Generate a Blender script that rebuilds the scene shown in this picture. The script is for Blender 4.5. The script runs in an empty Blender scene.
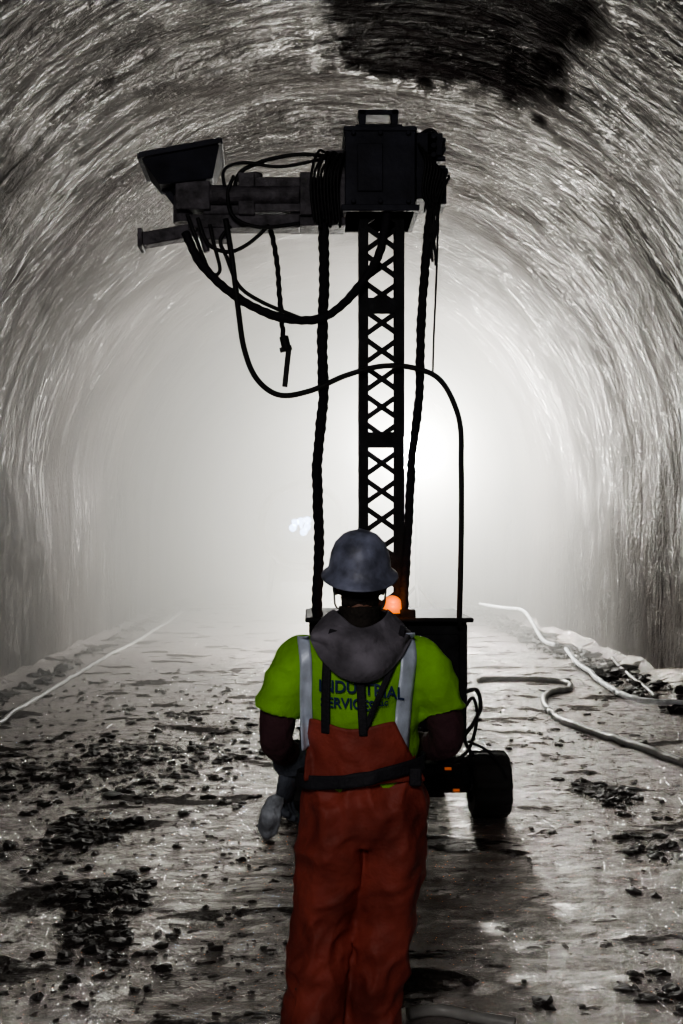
import bpy, bmesh, math, random
from mathutils import Vector, Matrix, noise
from mathutils.bvhtree import BVHTree
random.seed(4)
S=bpy.context.scene; COL=S.collection
S.view_settings.view_transform='AgX'
S.view_settings.look='AgX - Medium High Contrast'
S.view_settings.exposure=-0.25
F=1000.0; CH=1.8
def P(px,py,d): return Vector(((px-310)/F*d, d, CH+(540-py)/F*d))
# ---------------------------------------------------------------- materials
def mat(name,col,rough=.6,metal=0,bump=0,bs=20,var=0,vs=6,emis=None,es=0,coat=0,spec=.5):
    m=bpy.data.materials.new(name); m.use_nodes=True; n=m.node_tree; b=n.nodes['Principled BSDF']
    b.inputs['Base Color'].default_value=(*col,1); b.inputs['Roughness'].default_value=rough
    b.inputs['Metallic'].default_value=metal; b.inputs['Specular IOR Level'].default_value=spec
    b.inputs['Coat Weight'].default_value=coat
    tc=n.nodes.new('ShaderNodeTexCoord')
    if var:
        t=n.nodes.new('ShaderNodeTexNoise'); t.inputs['Scale'].default_value=vs; t.inputs['Detail'].default_value=6
        n.links.new(tc.outputs['Object'],t.inputs['Vector'])
        r=n.nodes.new('ShaderNodeValToRGB'); r.color_ramp.elements[0].position=.35; r.color_ramp.elements[1].position=.68
        r.color_ramp.elements[0].color=(*[c*(1-var) for c in col],1); r.color_ramp.elements[1].color=(*[min(1,c*(1+var*.5)) for c in col],1)
        n.links.new(t.outputs['Fac'],r.inputs[0]); n.links.new(r.outputs[0],b.inputs['Base Color'])
    if bump:
        t=n.nodes.new('ShaderNodeTexNoise'); t.inputs['Scale'].default_value=bs; t.inputs['Detail'].default_value=6
        n.links.new(tc.outputs['Object'],t.inputs['Vector'])
        u=n.nodes.new('ShaderNodeBump'); u.inputs['Strength'].default_value=bump; u.inputs['Distance'].default_value=.02
        n.links.new(t.outputs['Fac'],u.inputs['Height']); n.links.new(u.outputs[0],b.inputs['Normal'])
    if emis:
        b.inputs['Emission Color'].default_value=(*emis,1); b.inputs['Emission Strength'].default_value=es
    return m
M_steel=mat('grimy_steel',(.022,.023,.027),.65,.2,.3,30,.5,9,spec=.3)
M_steel2=mat('dark_paint',(.036,.038,.055),.6,.1,.2,25,.4,5,spec=.3)
M_boom=mat('concrete_spattered_boom',(.12,.112,.13),.6,.1,.5,40,.6,12)
M_hose=mat('rubber_hose',(.016,.016,.018),.5,0,.4,60,spec=.3)
M_wrap=mat('hose_wrap',(.02,.019,.025),.75,0,.6,50,spec=.3)
M_rubber=mat('tyre_rubber',(.02,.02,.02),.75,0,.5,30)
M_rim=mat('wheel_rim',(.09,.09,.1),.5,.5)
M_amber=mat('amber_lens',(.5,.12,.01),.3,emis=(1,.2,.01),es=1.6)
M_amber2=mat('amber_glint_glow',(.5,.12,.02),.3,emis=(1,.2,.02),es=.3)  # faint glow imitating amber light reflected near the axle
M_lime=mat('hi_vis_lime_cloth',(.25,.58,.04),.85,0,.35,35,.25,7)
M_silver=mat('reflective_tape',(.55,.62,.75),.42,.15,.15,60,.2,20)
M_navy=mat('navy_print',(.01,.03,.10),.7)
M_bib=mat('orange_rubberised_cloth',(.27,.054,.038),.6,0,.45,22,.5,5,spec=.3)
M_black=mat('black_webbing',(.014,.014,.02),.75,0,.3,80)
M_under=mat('maroon_sleeve_cloth',(.06,.022,.03),.9,0,.4,40,.3,8)
M_glove=mat('grey_glove',(.06,.07,.09),.8,0,.4,50,.4,12)
M_rag=mat('grey_rag',(.30,.33,.37),.8,0,.4,50,.6,22)
M_shroud=mat('grey_neck_shroud',(.17,.16,.19),.9,0,.5,35,.5,9)
M_hat=mat('dirty_hard_hat',(.20,.22,.31),.5,0,.25,25,.6,14)
M_skin=mat('skin',(.22,.11,.075),.6,0,.1,60)
M_hair=mat('dark_hair',(.02,.015,.012),.8,0,.5,90)
M_boot=mat('rubber_boot',(.03,.03,.025),.5,0,.3,20,.4,9)
M_white=mat('white_plastic',(.75,.77,.8),.5,0,.2,30,.3,15)
M_whose=mat('pale_hose',(.30,.30,.29),.35,0,.2,30,.3,8)
M_rock=mat('wet_rubble',(.022,.018,.017),.6,0,.8,30,.4,8,spec=.3)
# ---------------------------------------------------------------- mesh helpers
def obj(name,bm,m,parent=None,smooth=True,bevel=0):
    me=bpy.data.meshes.new(name); bm.normal_update(); bm.to_mesh(me); bm.free()
    me.materials.append(m)
    if smooth:
        for p in me.polygons: p.use_smooth=True
    o=bpy.data.objects.new(name,me); COL.objects.link(o)
    if parent: o.parent=parent
    if bevel:
        b=o.modifiers.new('bevel','BEVEL'); b.width=bevel; b.segments=2; b.limit_method='ANGLE'
    return o
def empty(name,loc=(0,0,0)):
    o=bpy.data.objects.new(name,None); o.empty_display_size=.2; COL.objects.link(o); o.location=loc; return o
def box(bm,c,s,rot=None):
    c=Vector(c); r=bmesh.ops.create_cube(bm,size=1)
    for v in r['verts']:
        q=Vector((v.co.x*s[0],v.co.y*s[1],v.co.z*s[2]))
        if rot is not None: q=rot@q
        v.co=q+c
def beam(bm,a,b,w,h):
    a=Vector(a);b=Vector(b); d=b-a; q=d.to_track_quat('X','Z').to_matrix()
    box(bm,(a+b)/2,(d.length,w,h),q)
def cyl(bm,a,b,r,r2=None,seg=24):
    a=Vector(a);b=Vector(b); d=b-a; r2=r if r2 is None else r2
    q=d.to_track_quat('Z','Y').to_matrix()
    k=bmesh.ops.create_cone(bm,cap_ends=True,segments=seg,radius1=r,radius2=r2,depth=d.length)
    for v in k['verts']: v.co=q@v.co+(a+b)/2
def cr(pts,n=10):
    pts=[Vector(p) for p in pts]; out=[]
    for i in range(len(pts)-1):
        p0=pts[max(i-1,0)];p1=pts[i];p2=pts[i+1];p3=pts[min(i+2,len(pts)-1)]
        for k in range(n):
            t=k/n
            out.append(.5*((2*p1)+(p2-p0)*t+(2*p0-5*p1+4*p2-p3)*t*t+(3*p1-p0-3*p2+p3)*t**3))
    out.append(pts[-1]); return out
def tube(bm,pts,r,seg=10,wrap=0,smooth=True,n=12):
    c=cr(pts,n) if smooth else [Vector(p) for p in pts]
    if wrap:
        L=[0]
        for i in range(1,len(c)): L.append(L[-1]+(c[i]-c[i-1]).length)
        N=max(8,int(L[-1]/.012)); o=[];j=0
        for k in range(N+1):
            s=L[-1]*k/N
            while j<len(L)-2 and L[j+1]<s: j+=1
            f=(s-L[j])/max(1e-6,L[j+1]-L[j]); o.append(c[j].lerp(c[j+1],min(1,f)))
        c=o
    rings=[];up=Vector((0,1,0)); s=0
    for i,p in enumerate(c):
        t=(c[min(i+1,len(c)-1)]-c[max(i-1,0)]).normalized()
        if i: s+=(c[i]-c[i-1]).length
        x=t.cross(up)
        if x.length<.05: x=t.cross(Vector((1,0,0)))
        x.normalize(); y=x.cross(t)
        ring=[]
        for k in range(seg):
            a=2*math.pi*k/seg; rr=r
            if wrap: rr*=1+wrap*math.sin(a+s*95)+.16*noise.noise(Vector((s*7,a,3.1)))
            ring.append(bm.verts.new(p+x*math.cos(a)*rr+y*math.sin(a)*rr))
        rings.append(ring)
    for i in range(len(rings)-1):
        for k in range(seg):
            bm.faces.new((rings[i][k],rings[i][(k+1)%seg],rings[i+1][(k+1)%seg],rings[i+1][k]))
    bm.faces.new(rings[0][::-1]); bm.faces.new(rings[-1])
def loft(bm,secs,seg=24,n=6,up=(0,-1,0)):
    pos=cr([s[0] for s in secs],n); rx=cr([(s[1],s[2],0) for s in secs],n)
    up=Vector(up); rings=[]
    for i,p in enumerate(pos):
        t=(pos[min(i+1,len(pos)-1)]-pos[max(i-1,0)]).normalized()
        x=t.cross(up).normalized(); y=x.cross(t)
        rings.append([bm.verts.new(p+x*math.cos(2*math.pi*k/seg)*rx[i].x+y*math.sin(2*math.pi*k/seg)*rx[i].y) for k in range(seg)])
    for i in range(len(rings)-1):
        for k in range(seg):
            bm.faces.new((rings[i][k],rings[i][(k+1)%seg],rings[i+1][(k+1)%seg],rings[i+1][k]))
    for rg,fl in ((rings[0],True),(rings[-1],False)):
        c=sum((v.co for v in rg),Vector())/seg; cv=bm.verts.new(c)
        for k in range(seg):
            a,b=rg[k],rg[(k+1)%seg]
            bm.faces.new((cv,b,a) if fl else (cv,a,b))
def ell(bm,c,r,rot=None):
    k=bmesh.ops.create_uvsphere(bm,u_segments=24,v_segments=16,radius=1)
    for v in k['verts']:
        q=Vector((v.co.x*r[0],v.co.y*r[1],v.co.z*r[2]))
        if rot is not None: q=rot@q
        v.co=q+Vector(c)
def remesh(name,bm,m,parent,vox=.01,smooth_it=4,disp=None):
    bmesh.ops.recalc_face_normals(bm,faces=bm.faces)
    me=bpy.data.meshes.new(name+'_t'); bm.to_mesh(me); bm.free()
    t=bpy.data.objects.new(name+'_t',me); COL.objects.link(t)
    r=t.modifiers.new('r','REMESH'); r.mode='VOXEL'; r.voxel_size=vox
    s=t.modifiers.new('s','SMOOTH'); s.iterations=smooth_it; s.factor=.5
    dg=bpy.context.evaluated_depsgraph_get(); dg.update()
    me2=bpy.data.meshes.new_from_object(t.evaluated_get(dg)); bpy.data.objects.remove(t)
    me2.name=name; me2.materials.clear(); me2.materials.append(m)
    if disp:
        nn=[v.normal.copy() for v in me2.vertices]
        for v,no in zip(me2.vertices,nn): v.co+=no*disp(v.co.copy())
    for p in me2.polygons: p.use_smooth=True
    o=bpy.data.objects.new(name,me2); COL.objects.link(o)
    if parent: o.parent=parent
    return o
# ---------------------------------------------------------------- camera
cam=bpy.data.cameras.new('camera'); co=bpy.data.objects.new('camera',cam); COL.objects.link(co)
co.location=(0,0,CH); co.rotation_euler=(math.pi/2,0,0)
cam.lens=36*F/1024; cam.sensor_width=36; cam.shift_x=31.5/1024; cam.shift_y=28/1024; cam.clip_end=300; cam.clip_start=.05
S.camera=co
# ---------------------------------------------------------------- tunnel shell
CX,R,SP=.35,4.25,2.6; YE=62.0
def ys_list(fine=.055):
    y=-4.0;o=[]
    while y<YE: o.append(y); y+= .12 if y<5 else fine*(1 if y<18 else 1+(y-18)*.12)
    o.append(YE); return o
class NT:
    def __init__(s,name):
        s.m=bpy.data.materials.new(name); s.m.use_nodes=True; s.n=s.m.node_tree; s.n.nodes.remove(s.n.nodes['Principled BSDF']); s.out=s.n.nodes['Material Output']
    def node(s,t): return s.n.nodes.new(t)
    def link(s,a,b): s.n.links.new(a,b)
    def noi(s,vec,sc,scale=1,det=6,dist=0,ro=.5):
        mp=s.node('ShaderNodeMapping'); mp.inputs['Scale'].default_value=sc
        s.link(vec,mp.inputs[0]); t=s.node('ShaderNodeTexNoise')
        for k,v in (('Scale',scale),('Detail',det),('Distortion',dist),('Roughness',ro)): t.inputs[k].default_value=v
        s.link(mp.outputs[0],t.inputs['Vector']); return t.outputs['Fac']
    def mrange(s,src,a,b,c,d):
        q=s.node('ShaderNodeMapRange'); q.interpolation_type='SMOOTHSTEP'
        for k,v in zip(('From Min','From Max','To Min','To Max'),(a,b,c,d)): q.inputs[k].default_value=v
        s.link(src,q.inputs['Value']); return q.outputs[0]
    def mth(s,op,a,b):
        q=s.node('ShaderNodeMath'); q.operation=op
        for i,v in enumerate((a,b)):
            if isinstance(v,(int,float)): q.inputs[i].default_value=v
            else: s.link(v,q.inputs[i])
        return q.outputs[0]
    def mixc(s,f,A,B):
        q=s.node('ShaderNodeMix'); q.data_type='RGBA'; s.link(f,q.inputs['Factor'])
        for k,v in (('A',A),('B',B)):
            if isinstance(v,tuple): q.inputs[k].default_value=v
            else: s.link(v,q.inputs[k])
        return q.outputs['Result']
    def bump(s,h,dist,st=1,prev=None):
        u=s.node('ShaderNodeBump'); u.inputs['Strength'].default_value=st; u.inputs['Distance'].default_value=dist; s.link(h,u.inputs['Height'])
        if prev: s.link(prev,u.inputs['Normal'])
        return u.outputs[0]
    def surf(s,col,nrm,rough,fac):
        df=s.node('ShaderNodeBsdfDiffuse'); s.link(col,df.inputs['Color']); s.link(nrm,df.inputs['Normal'])
        gl=s.node('ShaderNodeBsdfGlossy'); gl.inputs['Color'].default_value=(.95,.93,.91,1); s.link(nrm,gl.inputs['Normal'])
        if isinstance(rough,float): gl.inputs['Roughness'].default_value=rough
        else: s.link(rough,gl.inputs['Roughness'])
        ms=s.node('ShaderNodeMixShader'); s.link(fac,ms.inputs[0]); s.link(df.outputs[0],ms.inputs[1]); s.link(gl.outputs[0],ms.inputs[2]); s.link(ms.outputs[0],s.out.inputs['Surface'])
        return s.m
def wet_concrete():
    T=NT('wet_shotcrete'); uvn=T.node('ShaderNodeUVMap'); uvn.uv_map='arc'; uv=uvn.outputs[0]; ob=T.node('ShaderNodeTexCoord').outputs['Object']
    a=T.noi(uv,(1.1,4.6,1),1,8,.6,.6); c=T.noi(uv,(12,20,1),1,5,.5,.5); g=T.noi(ob,(1,1,1),.6,5)
    wm=T.noi(uv,(2.4,11,1),1,8,.6,.7); big=T.noi(uv,(.35,.8,1),1,4,.5,.5)
    nrm=T.bump(T.mth('ADD',a,T.mth('MULTIPLY',c,.3)),.075)
    atn=T.node('ShaderNodeAttribute'); atn.attribute_name='bare'; at=atn.outputs['Fac']
    col=T.mixc(T.mrange(g,.3,.7,0,1),(.030,.027,.0265,1),(.058,.052,.050,1))
    col=T.mixc(at,col,(.005,.0032,.0036,1))
    fac=T.mth('MULTIPLY',T.mth('MULTIPLY',T.mrange(wm,.40,.72,.015,.15),T.mrange(big,.35,.65,.5,1.3)),T.mth('SUBTRACT',1.0,T.mth('MULTIPLY',at,.93)))
    return T.surf(col,nrm,.2,fac)
M_wall=wet_concrete()
LW=SP; LA=math.pi*R
def arcpt(s,off):
    if s<LW: return Vector((CX-R+off,0,s)),
    if s>LW+LA: return Vector((CX+R-off,0,LW-(s-LW-LA))),
    a=math.pi-(s-LW)/R
    return Vector((CX+(R-off)*math.cos(a),0,SP+(R-off)*math.sin(a))),
def bare(s,y):
    p=arcpt(s,0)[0]
    if p.z<4: return 0
    x=p.x; e=.22*noise.noise(Vector((x*1.3,y*1.3,5)))+.16*noise.noise(Vector((x*5,y*5,9)))
    d=min(x-.05+e, 2.5-x+e, y-5.6+e, 10.9-.1*abs(x-1)-y+e)
    return max(0,min(1,d/.15))
def shell(name,s0,s1):
    bm=bmesh.new(); uvl=bm.loops.layers.uv.new('arc'); fl=bm.verts.layers.float.new('bare')
    ys=ys_list(); ns=int((s1-s0)/.075)+1; grid=[];prm={}
    for j in range(ns+1):
        s=s0+(s1-s0)*j/ns; row=[]
        for y in ys:
            d=.09*noise.noise(Vector((s*.45,y*.9,1)))+.035*noise.noise(Vector((s*.9,y*2.4,4)))+.010*noise.noise(Vector((s*3,y*7,7)))
            bq=bare(s,y)
            if bq>0: d-=bq*(.04+.03*abs(noise.noise(Vector((s*5,y*5,2)))))
            v=bm.verts.new(arcpt(s,d)[0]+Vector((0,y,0))); v[fl]=bq
            prm[v]=(s,y); row.append(v)
        grid.append(row)
    for j in range(ns):
        for i in range(len(ys)-1):
            f=bm.faces.new((grid[j][i],grid[j][i+1],grid[j+1][i+1],grid[j+1][i]))
            for l in f.loops: l[uvl].uv=prm[l.vert]
    return obj(name,bm,M_wall)
shell('wall_left',0,LW+1.2); shell('ceiling',LW+1.2,LW+LA-1.2); shell('wall_right',LW+LA-1.2,2*LW+LA)
# floor
def floor_mat():
    T=NT('wet_mud_floor'); ob=T.node('ShaderNodeTexCoord').outputs['Object']
    a=T.noi(ob,(.9,1.5,1),1.3,10,.3,.62); c=T.noi(ob,(5,9,1),1,9,.4,.62); g=T.noi(ob,(1,1,1),30,4); sp=T.noi(ob,(1,1.5,1),8,8,0,.7)
    mud=T.mth('MAXIMUM',T.mrange(a,.555,.60,0,1),T.mrange(sp,.58,.63,0,1))
    col=T.mixc(mud,(.24,.21,.205,1),(.026,.020,.019,1))
    n1=T.bump(c,.07); n2=T.bump(T.mth('MULTIPLY',g,mud),.035,1,n1)
    return T.surf(col,n2,T.mrange(mud,0,1,.14,.4),T.mrange(mud,0,1,.50,.04))
def fh(x,y):
    h=.026*noise.noise(Vector((x*.7,y*.9,11)))+.016*noise.noise(Vector((x*2.2,y*3.2,3)))+.012*noise.noise(Vector((x*7,y*9,8)))
    h=max(h,-.012)
    e=min(x-(CX-R),CX+R-x)
    side=max(0,1-e/.9); k=.08 if x<CX else .15
    h+=side*side*(k+k*noise.noise(Vector((x*1.5,y*1.1,6)))) 
    return h
def build_floor():
    bm=bmesh.new(); ys=[];y=-4.0
    while y<YE: ys.append(y); y+=.1 if y<2.5 else (.04 if y<9 else .04*(1+(y-9)*.25))
    ys.append(YE); nx=190; g=[]
    for y in ys:
        g.append([bm.verts.new((CX-R-.1+(2*R+.2)*i/nx,y,fh(CX-R-.1+(2*R+.2)*i/nx,y))) for i in range(nx+1)])
    for j in range(len(ys)-1):
        for i in range(nx): bm.faces.new((g[j][i],g[j][i+1],g[j+1][i+1],g[j+1][i]))
    return obj('floor',bm,floor_mat())
build_floor()
bm=bmesh.new(); N=48; pts=[(CX-R,0),(CX+R,0)]+[(CX+R*math.cos(math.pi*k/N),SP+R*math.sin(math.pi*k/N)) for k in range(N+1)]
bm.faces.new([bm.verts.new((x,YE-.05,z)) for x,z in pts]); obj('wall_back',bm,mat('bulkhead_concrete',(.25,.25,.24),.7,0,.3,3,.3,2),smooth=False)
bm=bmesh.new(); rc=P(303,525,28); c=[(rc.x+1.17*math.cos(2*math.pi*k/48),28,rc.z+1.17*math.sin(2*math.pi*k/48)) for k in range(49)]
tube(bm,c,.10,smooth=False)
for s in(-1,1): beam(bm,(rc.x+s*.8,28,rc.z-.85),(rc.x+s*1.0,28,0),.14,.14)
obj('steel_tunnel_ring',bm,M_steel)
ICO={}
for sd in(1,2):
    b_=bmesh.new(); bmesh.ops.create_icosphere(b_,subdivisions=sd,radius=1); b_.verts.ensure_lookup_table()
    ICO[sd]=([v.co.copy() for v in b_.verts],[[v.index for v in f.verts] for f in b_.faces]); b_.free()
def rubble(name,spots,flat=(.3,.6)):
    vs=[];fs=[]
    for (x,y,r) in spots:
        iv,iff=ICO[2 if r>.02 else 1]; base=len(vs)
        o=Vector((random.random()*100,0,0)); sx,sy,sz=r*random.uniform(.8,1.7),r*random.uniform(.8,1.6),r*random.uniform(*flat)
        zz=fh(x,y)
        for c in iv:
            f=1+.8*noise.noise(c*1.6+o)+.35*noise.noise(c*4+o)
            vs.append((c.x*f*sx+x,c.y*f*sy+y,c.z*f*sz+zz+sz*.1))
        fs+=[[i+base for i in q] for q in iff]
    me=bpy.data.meshes.new(name); me.from_pydata(vs,[],fs); me.materials.append(M_rock)
    o=bpy.data.objects.new(name,me); COL.objects.link(o); return o
sp=[]
def cluster(px,py,n,spr,rmax):
    d=F*CH/(py-540); c=P(px,py,d)
    for _ in range(n):
        sp.append((c.x+random.gauss(0,spr),c.y+random.gauss(0,spr*1.3),.006+(random.random()**3)*rmax))
for a in [(80,830,170,.13,.042),(105,895,180,.10,.042),(60,860,50,.12,.03),(95,935,130,.08,.036),(110,775,300,.5,.042),(30,770,240,.5,.042),(190,760,240,.5,.04),
          (610,795,170,.12,.032),(660,850,70,.10,.028),(650,820,30,.15,.025),(580,820,20,.25,.015),(670,990,60,.07,.025),(30,985,25,.12,.02),(220,850,60,.3,.02),(180,990,30,.2,.018),
          (240,735,240,.6,.035),(560,740,60,.5,.025),(130,700,220,.8,.04),(250,940,30,.2,.016),(120,970,40,.15,.025)]: cluster(*a)
for _ in range(1200):
    y=random.uniform(3.2,13); sp.append((random.uniform(-3.6,4.2),y,.004+random.random()**4*.03))
sp=[(x,y,r) for x,y,r in sp if CX-R+.25<x<CX+R-.25 and not(-.25<x<.5 and 3.1<y<3.8) and not(-.3<x<1.35 and 6.1<y<8.1)]
rubble('rubble_stones',sp)
def heap(name,s):
    sp=[]
    for _ in range(250 if s<0 else 600):
        e=random.random()**1.3*(.6 if s<0 else .6); x=(CX-R+.3+e*.5) if s<0 else (CX+R-.3-e)
        sp.append((x,random.uniform(7,28),.02+random.random()**3*(.07 if s<0 else .09)))
    rubble(name,sp,(.4,.8))
heap('spoil_heap',-1); heap('spoil_heap.001',1)
# ---------------------------------------------------------------- hoses / pipe on the ground
def gp(px,py):
    d=F*CH/(py-540); c=P(px,py,d); return Vector((c.x,c.y,0))
def ground_hose(name,raw,r,m,onfloor=True,lift=0):
    bm=bmesh.new(); c=cr(raw,14)
    if onfloor: c=[Vector((p.x,p.y,fh(p.x,p.y)+r*.9+lift)) for p in c]
    else: c=[Vector((p.x,p.y,max(p.z,fh(p.x,p.y)+r*.9+lift))) for p in c]
    tube(bm,c,r,smooth=False,seg=10); return obj(name,bm,m)
G=lambda l:[gp(a,b) for a,b in l]
ground_hose('air_line_hose',G([(683,765),(640,750),(600,736),(562,722),(545,708),(548,696),(570,690),(560,683),(500,680),(478,682)]),.032,M_whose)
ground_hose('water_hose',G([(690,711),(650,708),(620,700),(598,684),(578,668),(566,655)]),.032,M_white,lift=.04)
ground_hose('water_hose.001',[P(*t) for t in [(556,645,15.3),(543,640,16),(532,622,16.7),(522,610,17.5),(505,608,18.8),(480,604,21)]],.030,M_white,False,.06)
ground_hose('water_hose.002',G([(655,700),(640,688),(622,676),(612,664)]),.02,M_whose,lift=.03)
ground_hose('slurry_pipe',G([(-20,737),(40,698),(100,662),(150,634),(182,613)]),.024,M_whose)
ground_hose('concrete_hose',G([(408,1017),(440,1012),(480,1020),(515,1026)]),.022,M_whose)
# ---------------------------------------------------------------- lamps in the tunnel
def light(name,kind,loc,energy,color=(1,1,1),size=.2,rot=None,**kw):
    l=bpy.data.lights.new(name,kind); l.energy=energy; l.color=color
    if kind=='AREA': l.size=size
    else: l.shadow_soft_size=size
    for k,v in kw.items(): setattr(l,k,v)
    o=bpy.data.objects.new(name,l); COL.objects.link(o); o.location=loc
    if rot is not None: o.rotation_euler=rot
    return o
def aim(loc,to): return (Vector(to)-Vector(loc)).to_track_quat('-Z','Y').to_euler()
WARM=(1,.96,.83)
M_lens=mat('lamp_lens',(1,1,1),.3,emis=(1,1,.93),es=400)
wl=empty('work_light_tower',(0,0,0)); L0=P(414,452,20)
bm=bmesh.new(); b0=Vector((L0.x+.1,20.35,0)); cyl(bm,b0,(b0.x,b0.y,L0.z+.1),.045)
for k in range(3):
    a=k*2.094+.5; cyl(bm,(b0.x,b0.y,.9),(b0.x+.8*math.cos(a),b0.y+.8*math.sin(a),.02),.03)
cyl(bm,(L0.x,20.17,L0.z),(L0.x,20.35,L0.z),.44,.3,32); beam(bm,(L0.x-.36,20.25,L0.z-.5),(L0.x+.36,20.25,L0.z-.5),.05,.05)
obj('stand',bm,M_steel,wl,False)
bm=bmesh.new(); cyl(bm,(L0.x,20.12,L0.z),(L0.x,20.17,L0.z),.36,seg=32); obj('lens',bm,M_lens,wl,False)
light('tower_lamp','POINT',(L0.x,19.8,L0.z),5500,(1,.97,.88),.15)
gl=empty('added_fill_light',(0,0,0)); bm=bmesh.new(); gx,gy=.95,13.5  # added lamp, hidden by the chassis, to brighten the mist and floor
box(bm,(gx,gy,.36),(.44,.12,.30)); beam(bm,(gx-.24,gy,.02),(gx-.24,gy,.36),.04,.04); beam(bm,(gx+.24,gy,.02),(gx+.24,gy,.36),.04,.04); beam(bm,(gx-.3,gy-.2,.03),(gx-.3,gy+.2,.03),.04,.04); beam(bm,(gx+.3,gy-.2,.03),(gx+.3,gy+.2,.03),.04,.04)
obj('housing',bm,M_steel,gl,False)
bm=bmesh.new(); box(bm,(gx,gy+.07,.36),(.38,.02,.24)); obj('lens',bm,mat('added_fill_lens',(1,1,1),.3,emis=(1,1,.93),es=20),gl,False)
gp0=(gx,gy+.2,.42)
light('added_fill_lamp','SPOT',gp0,7500,WARM,.12,aim(gp0,(-2.4,20,3.4)),spot_size=math.radians(110),spot_blend=.9)  # spot of the added fill, turned away into the mist
light('portal_light','AREA',(-.4,YE-.6,2.65),500,(.9,1,.95),4.4,(math.radians(-90),0,0),shape='DISK')
light('crew_floodlight','AREA',(-1.0,-2.5,4.2),150,(1,.95,.92),1.2,(math.radians(62),0,math.radians(-10)))
v=empty('mine_loader',(0,0,0)); V=P(301,527,38)
bm=bmesh.new(); box(bm,(V.x,39.2,1.3),(2.0,3.2,1.0)); box(bm,(V.x,39.6,2.25),(1.5,1.3,.9)); box(bm,(V.x,37.4,.6),(2.2,.5,.7))
obj('body',bm,M_boom,v,False,.05)
bm=bmesh.new()
for sx in(-1,1):
    for yy in(38.2,40.3): cyl(bm,(V.x+sx*.8,yy,.55),(V.x+sx*1.2,yy,.55),.55)
obj('wheels',bm,M_rubber,v,False)
bm=bmesh.new()
for dx,dz in((-.3,0),(.25,.05),(0,.25),(.25,.3),(-.2,.2),(.1,-.15)): cyl(bm,(V.x+dx,37.55,2.25+dz),(V.x+dx,37.45,2.25+dz),.14)
beam(bm,(V.x,38.9,2.3),(V.x,37.5,2.4),.1,.1)
obj('headlights',bm,mat('headlight',(1,1,1),.3,emis=(.4,.62,1),es=55),v,False)
# drifting dust mist: leading edge is low and close on the left, higher and further on the right
bm=bmesh.new(); box(bm,(CX,26.2,3.6),(9.4,31.4,7.6))
for q in bm.verts:
    if q.co.y<20:
        lft=q.co.x<CX; top=q.co.z>3
        q.co.y={(True,False):7.4,(True,True):11.0,(False,False):13.5,(False,True):15.5}[(lft,top)]
fm=bpy.data.materials.new('dust_mist'); fm.use_nodes=True; n=fm.node_tree; n.nodes.remove(n.nodes['Principled BSDF'])
vs=n.nodes.new('ShaderNodeVolumeScatter'); vs.inputs['Density'].default_value=.095; vs.inputs['Anisotropy'].default_value=.3; vs.inputs['Color'].default_value=(.98,.975,.94,1)
n.links.new(vs.outputs[0],n.nodes['Material Output'].inputs['Volume'])
obj('dust_mist',bm,fm,None,False)
w=bpy.data.worlds.new('world'); S.world=w; w.use_nodes=True; w.node_tree.nodes['Background'].inputs[0].default_value=(.6,.65,.8,1); w.node_tree.nodes['Background'].inputs[1].default_value=.02
# ---------------------------------------------------------------- spraying robot
D=6.5
rb=empty('shotcrete_spraying_robot',(0,0,0))
def Q(px,py,dy=0): 
    p=P(px,py,D); p.y=D+dy; return p
bm=bmesh.new()
zt=Q(0,200).z; zb=1.30; mx=Q(381,0).x; hw=.128
for s in(-1,1):
    box(bm,(mx+s*hw,D,(zt+zb)/2),(.036,.14,zt-zb))
    box(bm,(mx+s*(hw-.012),D-.07,(zt+zb)/2),(.060,.012,zt-zb)); box(bm,(mx+s*(hw-.012),D+.07,(zt+zb)/2),(.060,.012,zt-zb))
nX=15; hgt=(zt-zb)/nX
for k in range(nX):
    a=zb+k*hgt; b=a+hgt
    for s in(-1,1): beam(bm,(mx-s*hw,D-.065+s*.006,a),(mx+s*hw,D-.065+s*.006,b),.012,.034)
for py in(308,441,560): box(bm,(mx,D-.06,Q(0,py).z),(2*hw,.03,.10))
obj('lattice_mast',bm,M_steel,rb,False,.003)
bm=bmesh.new()
a=Q(344,140);b=Q(412,222); c=(a+b)/2; box(bm,c,(b.x-a.x,.42,a.z-b.z))
box(bm,(c.x,D,b.z+.02),(.49,.46,.04)); box(bm,(c.x,D,a.z-.015),(.46,.45,.03))
for px in(362,394): box(bm,Q(px,127),(.045,.12,.18))
box(bm,Q(378,116),(.26,.12,.035)); box(bm,Q(378,134),(.30,.2,.05))
box(bm,Q(368,180,-.22),(.16,.02,.30))
for px,py in((352,147),(405,147),(352,213),(405,213),(378,147),(378,213)): cyl(bm,Q(px,py,-.215),Q(px,py,-.24),.016,seg=8)
obj('slew_head',bm,M_steel2,rb,False,.01)
bm=bmesh.new()
box(bm,Q(424,174),(.13,.30,.42)); box(bm,Q(434,196,-.05),(.12,.2,.2)); box(bm,Q(432,153,-.05),(.1,.2,.14)); 
for k in range(7):
    z=Q(0,148+k*9).z; cyl(bm,(Q(428,0).x,D-.12,z),(Q(443,0).x,D-.12,z),.018,seg=10); cyl(bm,(Q(430,0).x,D-.2,z),(Q(430,0).x,D-.1,z),.02,seg=10)
cyl(bm,Q(395,134),Q(425,137),.02); box(bm,Q(428,137),(.06,.08,.05)); cyl(bm,Q(413,182,-.1),Q(445,182,-.1),.05)
obj('valve_block',bm,M_steel2,rb,False,.006)
bm=bmesh.new()
def slab(x0,y0,x1,y1,dep,dy=0,rotz=0):
    a=Q(x0,y0+4);b=Q(x1,y1+4); c=(a+b)/2; c.y=D+dy; box(bm,c,(abs(b.x-a.x),dep,abs(a.z-b.z)))
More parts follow.
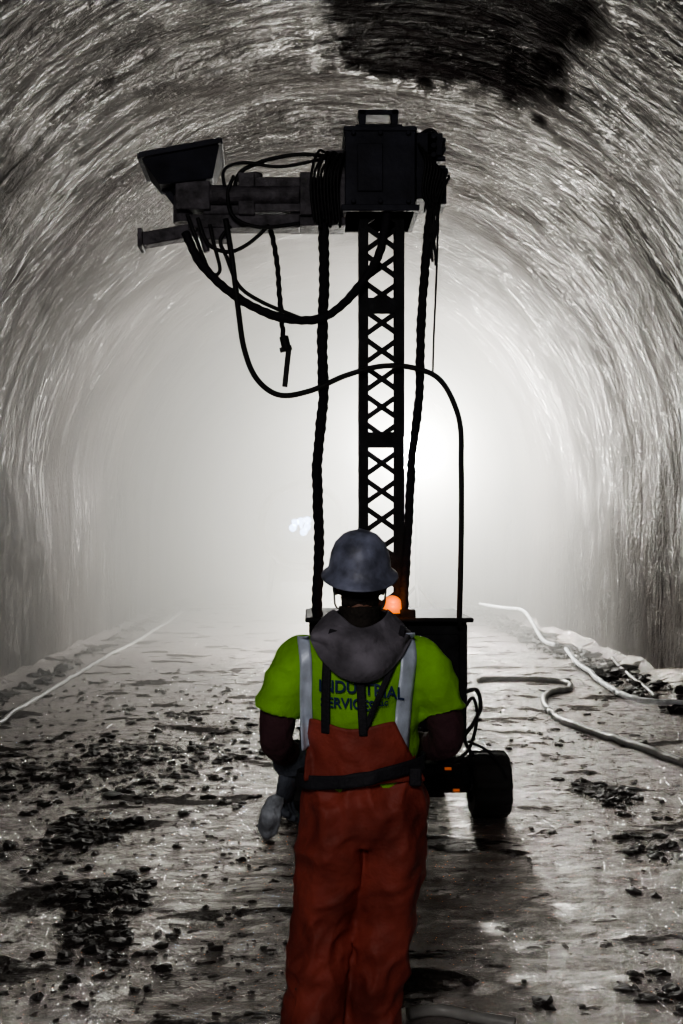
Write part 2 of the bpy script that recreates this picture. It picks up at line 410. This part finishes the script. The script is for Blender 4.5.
slab(248,180,344,214,.26); slab(240,177,256,218,.32); slab(300,176,312,218,.30); slab(205,186,248,215,.2); slab(178,184,212,212,.28)
slab(190,216,300,229,.14,-.05); slab(290,214,345,226,.2); slab(325,155,345,215,.3); slab(205,228,228,240,.12,-.05)
cyl(bm,Q(212,202,-.13),Q(300,202,-.13),.055); cyl(bm,Q(184,192),Q(184,224),.07); cyl(bm,Q(215,212),Q(215,236),.05)
beam(bm,Q(140,244,-.05),Q(192,233,-.02),.10,.085); beam(bm,Q(188,234),Q(245,222),.08,.07); box(bm,Q(143,243,-.05),(.03,.16,.12))
cyl(bm,Q(204,232,-.08),Q(208,256,-.08),.035,.02); cyl(bm,Q(255,174),Q(255,182),.05); cyl(bm,Q(330,168,-.1),Q(352,186,-.1),.045)
for px in(268,286): cyl(bm,Q(px,201,-.15),Q(px,201,-.17),.03,seg=12)
obj('spray_boom',bm,M_boom,rb,False,.008)
bm=bmesh.new()
A=[Q(147,172,-.28),Q(224,158,-.28),Q(220,154,.2),Q(144,168,.2)]; B=[Q(163,193,-.16),Q(215,187,-.16),Q(213,184,.1),Q(160,190,.1)]
va=[bm.verts.new(p) for p in A]; vb=[bm.verts.new(p) for p in B]
for k in range(4): bm.faces.new((va[k],va[(k+1)%4],vb[(k+1)%4],vb[k]))
bm.faces.new(vb); bm.faces.new(va[::-1])
bmesh.ops.recalc_face_normals(bm,faces=bm.faces)
for k in range(4): beam(bm,A[k],A[(k+1)%4],.03,.035)
cyl(bm,Q(180,186),Q(186,200),.07); cyl(bm,Q(165,194),Q(170,186),.03); beam(bm,Q(163,186),Q(178,206),.05,.04); beam(bm,Q(208,180),Q(200,201),.05,.04)
obj('floodlight_hood',bm,M_steel2,rb,False,.004)
def hose(name,pp,r,m=M_hose,wrap=0,dy=0):
    bm=bmesh.new(); tube(bm,[Q(p[0],p[1],p[2] if len(p)>2 else dy) for p in pp],r,wrap=wrap); return obj(name,bm,m,rb)
hose('supply_hose',[(188,240),(205,272),(240,304),(285,324),(325,322),(355,296),(378,259),(386,215)],.028,M_wrap,.06,-.16)
hose('riser_hose_wrapped',[(323,215,-.1),(324,280,-.1),(322,350,-.1),(323,400,-.12),(317,470,-.12),(319,540,-.1),(317,600,-.1),(318,640,-.05)],.034,M_wrap,.08)
hose('riser_hose_right',[(430,205,-.1),(424,260,-.12),(419,330,-.12),(417,400,-.12),(410,460,-.12),(407,520,-.12),(403,580,-.12),(402,625,-.1)],.029,M_wrap,.08)
hose('looping_hose',[(228,228),(234,265),(240,314),(246,354),(258,383),(280,399),(310,395),(345,380),(380,371),(412,373),(438,386),(455,423),(457,470),(457,540),(455,625)],.018,M_hose,0,-.18)
hose('signal_cable',[(436,200),(434,270),(431,340),(430,376)],.007,M_hose,0,-.15)
hose('dangling_cable',[(270,228),(277,262),(280,300),(284,342)],.017,M_wrap,.15,-.05)
bm=bmesh.new(); cyl(bm,Q(284,338,-.05),Q(287,352,-.05),.03); beam(bm,Q(289,350,-.05),Q(285,388,-.05),.035,.035); beam(bm,Q(280,352,-.05),Q(292,349,-.05),.04,.03); obj('cable_connector',bm,M_hose,rb,False,.004)
hose('boom_hose_top',[(236,194),(242,179),(262,169),(295,162),(325,164),(345,176)],.014,dy=-.12)
hose('boom_hose_top.001',[(228,200),(226,180),(245,172),(280,176),(315,170),(340,164)],.011,dy=-.16)
hose('boom_hose_left',[(190,222),(196,238),(205,262),(214,280),(222,276),(216,250),(212,232)],.012,dy=-.15)
hose('boom_hose_left.001',[(200,225),(210,250),(230,258),(250,250),(270,232)],.013,dy=-.14)
hose('boom_hose_left.002',[(236,186),(230,204),(236,226),(262,236),(300,232)],.012,dy=-.18)
hose('boom_hose_left.003',[(232,232),(222,246),(228,262),(240,290),(262,306),(300,322)],.013,dy=-.12)
for k in range(9):
    x=314+k*3.2; hose('manifold_hose.%03d'%k,[(x,228+k%3*4,-.17),(x-3,205,-.22),(x-2,184,-.24),(x+4+k%2*4,164+k*2%7,-.2),(x+12,162+k,-.15),(350,174+k*3,-.15)],.009)
for k in range(9):
    x=415+k*3.4; hose('valve_hose.%03d'%k,[(x,156+k*4,-.2),(x+6-k*.6,176+k*2,-.26),(x+4-k,204,-.22),(428+k%3*3,226,-.16),(424+k%4*3,250+k*3,-.13)],.008)
hose('valve_loop',[(413,146),(428,136),(441,148),(440,162)],.010,dy=-.1)
bm=bmesh.new()
x0=Q(309,0).x; x1=Q(465,0).x; cx=(x0+x1)/2
box(bm,(cx,D+.55,.92),(x1-x0,1.25,.72)); box(bm,(cx,D+.22,1.295),(x1-x0+.05,.86,.03))
box(bm,(Q(434,0).x,D-.09,1.0),(.40,.05,.52)); box(bm,(Q(434,0).x,D-.12,1.02),(.30,.02,.36)); box(bm,(cx,D+.5,.52),(.6,1.7,.14))
for z in(.88,1.16): box(bm,(Q(421,0).x,D-.14,z),(.03,.03,.05))
cyl(bm,(Q(446,0).x,D-.12,1.02),(Q(446,0).x,D-.16,1.02),.02)
box(bm,(mx,D,1.33),(.42,.32,.06))
obj('chassis',bm,M_steel,rb,False,.012)
bm=bmesh.new(); wz=.215
cyl(bm,(mx-.52,D,wz+.03),(mx+.62,D,wz+.03),.055); box(bm,(mx,D,wz+.12),(.3,.22,.26)); cyl(bm,(mx+.36,D-.02,wz+.07),(mx+.56,D-.02,wz+.07),.12)
cyl(bm,(mx+.2,D-.12,wz+.10),(mx+.5,D-.12,wz+.10),.06); box(bm,(mx+.3,D-.02,wz+.04),(.2,.2,.2))
cyl(bm,(mx-.4,D+1.2,wz),(mx+.4,D+1.2,wz),.05); box(bm,(mx,D+1.2,wz+.12),(.25,.2,.26))
obj('axles',bm,M_steel,rb,False,.01)
def wheel(name,x,y,r,w):
    bm=bmesh.new(); prof=[(-w/2,r*.55),(-w/2,r*.92),(-w/2+.015,r*.985),(-w*.25,r),(w*.25,r),(w/2-.015,r*.985),(w/2,r*.92),(w/2,r*.55)]
    seg=48; rg=[]
    for k in range(seg):
        a=2*math.pi*k/seg; tread=1 if (k//2)%2 else .95
        rg.append([bm.verts.new((x+p,y+math.cos(a)*q*(tread if q>r*.9 else 1),r+math.sin(a)*q*(tread if q>r*.9 else 1))) for p,q in prof])
    for k in range(seg):
        for j in range(len(prof)-1): bm.faces.new((rg[k][j],rg[k][j+1],rg[(k+1)%seg][j+1],rg[(k+1)%seg][j]))
    bmesh.ops.recalc_face_normals(bm,faces=bm.faces)
    obj(name,bm,M_rubber,rb,False)
    bm=bmesh.new(); cyl(bm,(x-w/2+.03,y,r),(x+w/2-.03,y,r),r*.57); cyl(bm,(x-w/2,y,r),(x+w/2,y,r),r*.25)
    for k in range(6):
        a=k*math.pi/3; cyl(bm,(x-w/2+.015,y+math.cos(a)*r*.4,r+math.sin(a)*r*.4),(x+w/2-.015,y+math.cos(a)*r*.4,r+math.sin(a)*r*.4),.015,seg=8)
    obj(name+'_rim',bm,M_rim,rb,False)
wheel('wheel_rear_right',mx+.70,D,.215,.24); wheel('wheel_rear_left',mx-.50,D,.215,.24); wheel('wheel_front_right',mx+.44,D+1.2,.215,.2); wheel('wheel_front_left',mx-.44,D+1.2,.215,.2)
hose('chassis_hose',[(463,690),(474,688),(478,705),(470,722),(462,735),(470,752)],.014,dy=-.1)
hose('chassis_hose.001',[(462,705),(470,695),(474,715),(466,745),(450,758)],.011,dy=-.12)
hose('chassis_hose.002',[(463,735),(478,742),(490,752),(500,770)],.009,dy=-.2)
bm=bmesh.new(); bc=Q(391,618,-.12); cyl(bm,(bc.x,bc.y,1.31),(bc.x,bc.y,1.335),.065); obj('beacon_base',bm,M_black,rb,False)
bm=bmesh.new(); cyl(bm,(bc.x,bc.y,1.335),(bc.x,bc.y,1.40),.06,.055); ell(bm,(bc.x,bc.y,1.40),(.055,.055,.045)); obj('amber_beacon_lens',bm,M_amber,rb)
light('beacon_glow','POINT',(bc.x,bc.y-.12,1.42),1.2,(1,.3,.04),.03).parent=rb
bm=bmesh.new(); 
for px,py in((444,762),(452,783)): box(bm,Q(px,py,-.19),(.04,.02,.014))  # small glowing blocks in place of amber reflections, not lamps
obj('amber_glint_blocks',bm,M_amber2,rb,False)
# ---------------------------------------------------------------- worker
W=empty('worker',(.17,3.4,0))
def dn(sc,amp,zs=.4,o=0):
    return lambda p: amp*noise.noise(Vector((p.x*sc+o,p.y*sc,p.z*sc*zs)))+amp*.5*noise.noise(Vector((p.x*sc*2.3+p.z*sc*1.6,p.y*sc*2,p.z*sc*1.5+o)))
def ridge(v): return 1-abs(noise.noise(v))*2.2
bm=bmesh.new()
loft(bm,[((.0,0,.96),.17,.12),((.005,0,1.06),.185,.13),((.008,0,1.18),.20,.135),((.005,-.005,1.30),.212,.135),((.0,-.01,1.39),.205,.12),((-.0,0,1.45),.15,.095),((0,.01,1.50),.075,.07)])
for s in(-1,1):
    loft(bm,[((s*.13,0,1.41),.075,.085),((s*.205,-.005,1.385),.083,.09),((s*.25,-.015,1.31),.082,.085),((s*.283,-.02,1.215),.082,.084)],up=(0,-1,0))
shirt=remesh('t_shirt',bm,M_lime,W,.009,4,lambda p:.008*noise.noise(Vector((p.x*10,p.y*9,p.z*7+2)))+.012*ridge(Vector((p.x*7+p.z*6,p.y*6,p.z*8-p.x*5)))-.008)
bm=bmesh.new()
loft(bm,[((-.255,-.01,1.29),.06,.062),((-.278,-.02,1.20),.062,.065),((-.285,-.015,1.12),.056,.06),((-.262,.07,1.07),.05,.05),((-.245,.15,1.03),.042,.042)])
remesh('sleeve_left',bm,M_under,W,.008,4,dn(22,.006,.8,5))
bm=bmesh.new()
loft(bm,[((.255,-.01,1.29),.06,.062),((.283,-.02,1.20),.062,.065),((.292,-.01,1.125),.057,.06),((.25,.10,1.08),.05,.05),((.17,.22,1.08),.04,.04)])
remesh('sleeve_right',bm,M_under,W,.008,4,dn(22,.006,.8,9))
bm=bmesh.new()
loft(bm,[((.004,0,1.09),.185,.128),((.006,0,1.02),.195,.138),((.012,0,.93),.215,.15),((.015,.0,.84),.215,.15),((.01,0,.78),.17,.12)])
loft(bm,[((-.085,0,.92),.11,.14),((-.095,0,.78),.118,.14),((-.112,.01,.62),.112,.125),((-.13,.02,.47),.108,.115),((-.15,.01,.30),.110,.115),((-.165,0,.15),.115,.12),((-.168,0,.06),.112,.125)])
loft(bm,[((.115,0,.92),.115,.14),((.115,0,.78),.12,.14),((.10,.01,.62),.113,.125),((.082,.02,.47),.106,.115),((.068,.01,.30),.106,.115),((.058,0,.15),.108,.12),((.056,0,.06),.106,.125)])
pants=remesh('bib_trousers',bm,M_bib,W,.009,3,lambda p:.014*noise.noise(Vector((p.x*8,p.y*8,p.z*3)))+.020*ridge(Vector((p.x*6+p.z*2.5,p.y*6,p.z*4-p.x*6)))+.009*ridge(Vector((p.x*12-p.z*9,p.y*9,p.z*12+5)))-.022)
for s,x in((-1,-.168),(1,.056)):
    bm=bmesh.new(); loft(bm,[((x,-.01,.30),.06,.065),((x,-.01,.16),.055,.06),((x,0,.08),.05,.075)]); loft(bm,[((x,-.10,.055),.035,.04),((x,-.05,.055),.045,.055),((x,.06,.055),.05,.05),((x+s*.008,.15,.045),.052,.042),((x+s*.01,.20,.04),.03,.03)],up=(0,0,1))
    box(bm,(x,.05,.012),(.085,.26,.024)); remesh('boot_'+('left' if s<0 else 'right'),bm,M_boot,W,.007,3)
def bvh_of(obs):
    vs=[];fs=[]
    for o in obs:
        k=len(vs); vs+=[v.co.copy() for v in o.data.vertices]; fs+=[[i+k for i in p.vertices] for p in o.data.polygons]
    return BVHTree.FromPolygons(vs,fs)
BV=bvh_of([shirt,pants])
def back(x,z,off=.005):
    h=BV.ray_cast(Vector((x,-1,z)),Vector((0,1,0)))
    return Vector((x,(h[0].y if h[0] else -.1)-off,z))
def strip(name,path,w,m,off=.005,thick=.003,n=8,cross=4):
    bm=bmesh.new(); c=cr([(a,0,b) for a,b in path],n); rows=[]
    for i,p in enumerate(c):
        t=(c[min(i+1,len(c)-1)]-c[max(i-1,0)]).normalized(); nn=Vector((t.z,0,-t.x)); 
        rows.append([bm.verts.new(back(p.x+nn.x*w*(k/cross-.5),p.z+nn.z*w*(k/cross-.5),off)) for k in range(cross+1)])
    for i in range(len(rows)-1):
        for k in range(cross): bm.faces.new((rows[i][k],rows[i][k+1],rows[i+1][k+1],rows[i+1][k]))
    bmesh.ops.recalc_face_normals(bm,faces=bm.faces)
    o=obj(name,bm,m,W); sm=o.modifiers.new('s','SMOOTH'); sm.iterations=3; s=o.modifiers.new('t','SOLIDIFY'); s.thickness=thick; s.offset=0; return o
def X(px): return (px-360)/294
def Z(py): return 1.8+(540-py)/294
strip('reflective_stripe_left',[(X(303),Z(634)),(X(306),Z(660)),(X(306),Z(700)),(X(308),Z(745))],.045,M_silver,.006)
strip('reflective_stripe_right',[(X(404),Z(630)),(X(406),Z(655)),(X(401),Z(700)),(X(398),Z(748))],.060,M_silver,.006)
def bibrow(t):
    z=Z(717)+(Z(775)-Z(717))*t; l=X(309)+(X(303)-X(309))*t; r=X(392)+(X(424)-X(392))*t**1.1; return z,l,r
bm=bmesh.new(); rows=[]
for i in range(17):
    z,l,r=bibrow(i/16); top=(1-i/16)
    rows.append([bm.verts.new(back(l+(r-l)*k/20, z+top*.012*math.cos(k/20*math.pi*2),.012)) for k in range(21)])
for i in range(16):
    for k in range(20): bm.faces.new((rows[i][k],rows[i][k+1],rows[i+1][k+1],rows[i+1][k]))
bmesh.ops.recalc_face_normals(bm,faces=bm.faces)
o=obj('bib_back_panel',bm,M_bib,W); s=o.modifiers.new('s','SMOOTH'); s.iterations=3; s=o.modifiers.new('t','SOLIDIFY'); s.thickness=.008; s.offset=0
strip('suspender_left',[(X(333),Z(626)),(X(327),Z(650)),(X(325),Z(690)),(X(325),Z(728))],.030,M_black,.018,.004)
strip('suspender_right',[(X(400),Z(622)),(X(394),Z(650)),(X(378),Z(685)),(X(362),Z(722))],.022,M_black,.018,.004)
strip('suspender_centre',[(X(358),Z(655)),(X(359),Z(690)),(X(361),Z(728))],.032,M_black,.020,.004)
bm=bmesh.new(); rows=[]
for k in range(64):
    a=2*math.pi*k/64; d=Vector((math.cos(a),math.sin(a),0)); row=[]
    for zz in(-.026,-.013,0,.013,.026):
        z=1.015+zz+.03*d.x+.01; h=BV.ray_cast(Vector((.005,0,z))+d*1.0,-d)
        r=(h[0]-Vector((.005,0,z))).length if h[0] else .19
        row.append(bm.verts.new(Vector((.005,0,z))+d*(r+(.030 if d.y<.2 else .014))))
    rows.append(row)
for k in range(64):
    for j in range(4): bm.faces.new((rows[k][j],rows[(k+1)%64][j],rows[(k+1)%64][j+1],rows[k][j+1]))
o=obj('belt',bm,M_black,W); s=o.modifiers.new('s','SMOOTH'); s.iterations=4; s=o.modifiers.new('t','SOLIDIFY'); s.thickness=.008
bm=bmesh.new(); p=back(X(412),1.02,.045); box(bm,p,(.04,.02,.06)); obj('belt_buckle',bm,M_black,W,False,.006)
def text(name,s,px,py,size,rotz=0):
    cu=bpy.data.curves.new(name,'FONT'); cu.body=s; cu.size=size; cu.align_x='LEFT'; cu.offset=.0012
    t=bpy.data.objects.new(name,cu); COL.objects.link(t); dg=bpy.context.evaluated_depsgraph_get(); me=bpy.data.meshes.new_from_object(t.evaluated_get(dg)); bpy.data.objects.remove(t)
    for v in me.vertices:
        u,w_=v.co.x,v.co.y; u*=.92
        x=X(px)+u; z=Z(py)+w_+.5*u*(.06-u)*.9
        v.co=back(x,z,.012)
    me.materials.append(M_navy); o=bpy.data.objects.new(name,me); COL.objects.link(o); o.parent=W
text('shirt_print_industrial','INDUSTRIAL',318,686,.055); text('shirt_print_services','SERVICES',320,701,.047); text('shirt_print_llc','LLC',376,699,.02)
def hand(name,wr,dirv,side,palm_n,curl,m,sc=1.0,thumb_side=1):
    wr=Vector(wr);d=Vector(dirv).normalized();sd=Vector(side).normalized();pn=Vector(palm_n).normalized()
    bm=bmesh.new()
    loft(bm,[(wr-d*.07,.05*sc,.042*sc),(wr-d*.02,.042*sc,.034*sc),(wr+d*.03*sc,.046*sc,.028*sc),(wr+d*.08*sc,.050*sc,.023*sc),(wr+d*.105*sc,.044*sc,.018*sc)],up=pn,seg=20)
    for k,(o,L) in enumerate(((.034,.078),(.011,.088),(-.012,.082),(-.034,.064))):
        b=wr+d*.085*sc+sd*o*sc; pts=[(b,.0125*sc,.0125*sc)]; cur=b+d*.02*sc; a=0; pts.append((cur,.0125*sc,.0125*sc))
        for seg_,rr in ((.44,.0122),(.32,.0112),(.24,.0095)):
            a+=curl*(1+.08*k); v=d*math.cos(a)+pn*math.sin(a); cur=cur+v*L*seg_*sc; pts.append((cur,rr*sc,rr*sc))
        loft(bm,pts,up=sd,seg=12,n=4)
    b=wr+d*.025*sc+sd*.028*sc; p1=b+(sd*.8+d*.5+pn*.3).normalized()*.042*sc; p2=p1+(sd*.3+d*.85+pn*.5).normalized()*.034*sc; p3=p2+(d*.9+pn*.6).normalized()*.024*sc
    loft(bm,[(b,.017*sc,.017*sc),(p1,.0145*sc,.0145*sc),(p2,.0125*sc,.0125*sc),(p3,.009*sc,.009*sc)],up=pn,seg=12,n=4)
    return remesh(name,bm,m,W,.0042,2)
hand('glove_left',(-.235,.155,1.0),(-.22,-.05,-1),(.45,.85,-.1),(.85,-.4,0),.42,M_glove,1.18)
bm=bmesh.new(); loft(bm,[((-.24,.12,1.075),.058,.058),((-.238,.135,1.03),.066,.060),((-.235,.15,.985),.060,.055)]); remesh('glove_cuff_left',bm,M_glove,W,.006,3,dn(25,.004))
bm=bmesh.new(); loft(bm,[((-.275,.10,.905),.02,.018),((-.30,.09,.86),.032,.026),((-.312,.09,.80),.038,.024),((-.30,.09,.765),.020,.016)],up=(0,-1,0)); remesh('work_rag',bm,M_rag,W,.006,3,dn(30,.010))
hand('glove_right',(.165,.225,1.08),(-.9,.42,.05),(0,.2,1),(.1,-.9,-.35),.5,M_glove,1.05)
bm=bmesh.new(); box(bm,(.06,.25,1.10),(.20,.12,.09)); cyl(bm,(.02,.25,1.14),(.02,.25,1.20),.008); cyl(bm,(.10,.25,1.14),(.10,.25,1.20),.008); ell(bm,(.02,.25,1.2),(.014,.014,.014)); ell(bm,(.10,.25,1.2),(.014,.014,.014))
obj('remote_control',bm,M_black,W,False,.006)
HC=Vector((.0,.035,1.655)); HR=Matrix.Rotation(math.radians(13),3,'X')
def put(bm):
    for v in bm.verts: v.co=HR@v.co+HC
bm=bmesh.new()
ell(bm,(0,0,.02),(.077,.098,.105)); ell(bm,(0,.03,-.06),(.058,.062,.062)); ell(bm,(0,.055,-.095),(.03,.03,.025))
ell(bm,(0,.098,-.02),(.013,.02,.026)); ell(bm,(0,.107,-.034),(.016,.014,.012))
for s in(-1,1):
    ell(bm,(s*.08,-.005,-.015),(.010,.022,.032)); ell(bm,(s*.032,.088,.022),(.024,.014,.009)); ell(bm,(s*.045,.06,-.03),(.025,.03,.025))
ell(bm,(0,.088,-.064),(.026,.012,.007)); ell(bm,(0,.085,-.077),(.022,.013,.008))
put(bm); loft(bm,[((0,0,1.44),.068,.066),((0,0,1.52),.058,.06),((0,.01,1.60),.055,.058)])
remesh('head',bm,M_skin,W,.0055,2)
bm=bmesh.new()
for s in(-1,1): ell(bm,(s*.031,.090,.003),(.012,.010,.010))
put(bm); obj('eyes',bm,M_white,W)
bm=bmesh.new(); ell(bm,(0,-.014,.028),(.081,.095,.104)); ell(bm,(0,-.055,-.045),(.066,.045,.06)); put(bm); remesh('hair',bm,M_hair,W,.006,2,dn(60,.004,1))
bm=bmesh.new(); loft(bm,[((0,-.004,1.455),.078,.078),((0,-.004,1.52),.072,.074),((0,-.002,1.575),.072,.076)]); remesh('neck_gaiter',bm,M_hair,W,.007,2,dn(30,.006,1))
bm=bmesh.new()
for s in(-1,1): tube(bm,[HR@Vector((s*.03,.112,.004))+HC,HR@Vector((s*.075,.075,.006))+HC,HR@Vector((s*.087,.0,.0))+HC,HR@Vector((s*.075,-.06,-.02))+HC,HR@Vector((0,-.105,-.035))+HC],.004)
obj('safety_glasses',bm,M_black,W)
bm=bmesh.new()
for s in(-1,1): tube(bm,[HR@Vector((s*.092,-.02,.03))+HC,HR@Vector((s*.088,-.03,-.03))+HC,HR@Vector((s*.078,-.02,-.085))+HC,HR@Vector((s*.03,.06,-.12))+HC],.0035)
obj('chin_strap',bm,M_whose,W)
bm=bmesh.new(); seg=64; prof=[(0,.152),(.03,.150),(.06,.138),(.085,.112),(.099,.078),(.105,.045),(.108,.022),(.116,.014),(.130,.004),(.133,-.002),(.128,-.004),(.112,.006),(.100,.012),(.094,.05),(.07,.105),(0,.135)]
rg=[]
for k in range(seg):
    a=2*math.pi*k/seg; ca,sa=math.cos(a),math.sin(a); row=[]
    for r,z in prof:
        rr=r; 
        if r>.109: rr=r*(1+.10*max(0,-sa)**2+.16*max(0,sa)**3)
        rid=0
        if .02<r<.1 and z>.07: rid=.004*math.exp(-((abs(ca*r)-.0)/.012)**2)+.003*math.exp(-((abs(ca*r)-.035)/.008)**2)
        row.append(bm.verts.new((ca*rr,sa*rr*1.14,z+rid-(.014*max(0,-sa) if r>.11 else 0))))
    rg.append(row)
for k in range(seg):
    for j in range(len(prof)-1):
        q=(rg[k][j],rg[(k+1)%seg][j],rg[(k+1)%seg][j+1],rg[k][j+1]); bm.faces.new(q)
bmesh.ops.remove_doubles(bm,verts=bm.verts,dist=.0005); bmesh.ops.recalc_face_normals(bm,faces=bm.faces)
for v in bm.verts: v.co.z+=.028
put(bm); obj('hard_hat',bm,M_hat,W)
bm=bmesh.new(); rows=[]; NA=48; NR=14
for j in range(NR+1):
    t=j/NR; row=[]
    for k in range(NA):
        a=2*math.pi*k/NA; bk=max(0,-math.sin(a)); ca=math.cos(a); sa=math.sin(a)
        rx=.088+.080*math.sin(t*math.pi*.5); ry=.085+.055*math.sin(t*math.pi*.5)+.04*bk*math.sin(t*math.pi)
        z=1.565-.01*math.sin(a*3)*(1-t)-.045*bk-t*(.10+.085*bk**1.5)
        x=rx*ca*(1-.15*t*t*bk); y=ry*sa-.012
        f=.006*noise.noise(Vector((x*25,y*25,z*40)))+.014*math.sin(t*9+2*ca)*bk
        row.append(bm.verts.new((x+ca*f,y+sa*f,z)))
    rows.append(row)
for j in range(NR):
    for k in range(NA): bm.faces.new((rows[j][k],rows[j][(k+1)%NA],rows[j+1][(k+1)%NA],rows[j+1][k]))
for v in bm.verts:
    if v.co.z<1.5:
        h=BV.find_nearest(v.co)
        b=back(v.co.x,v.co.z,.022) if v.co.y<0 else None
        if b is not None and v.co.y>b.y: v.co.y=b.y
        elif v.co.y>=0 and (v.co-h[0]).dot(h[1])<.01: v.co=h[0]+h[1]*.012
o=obj('neck_shroud',bm,M_shroud,W); s=o.modifiers.new('s','SMOOTH'); s.iterations=2; s=o.modifiers.new('t','SOLIDIFY'); s.thickness=.006; s=o.modifiers.new('sub','SUBSURF'); s.levels=1; s.render_levels=1
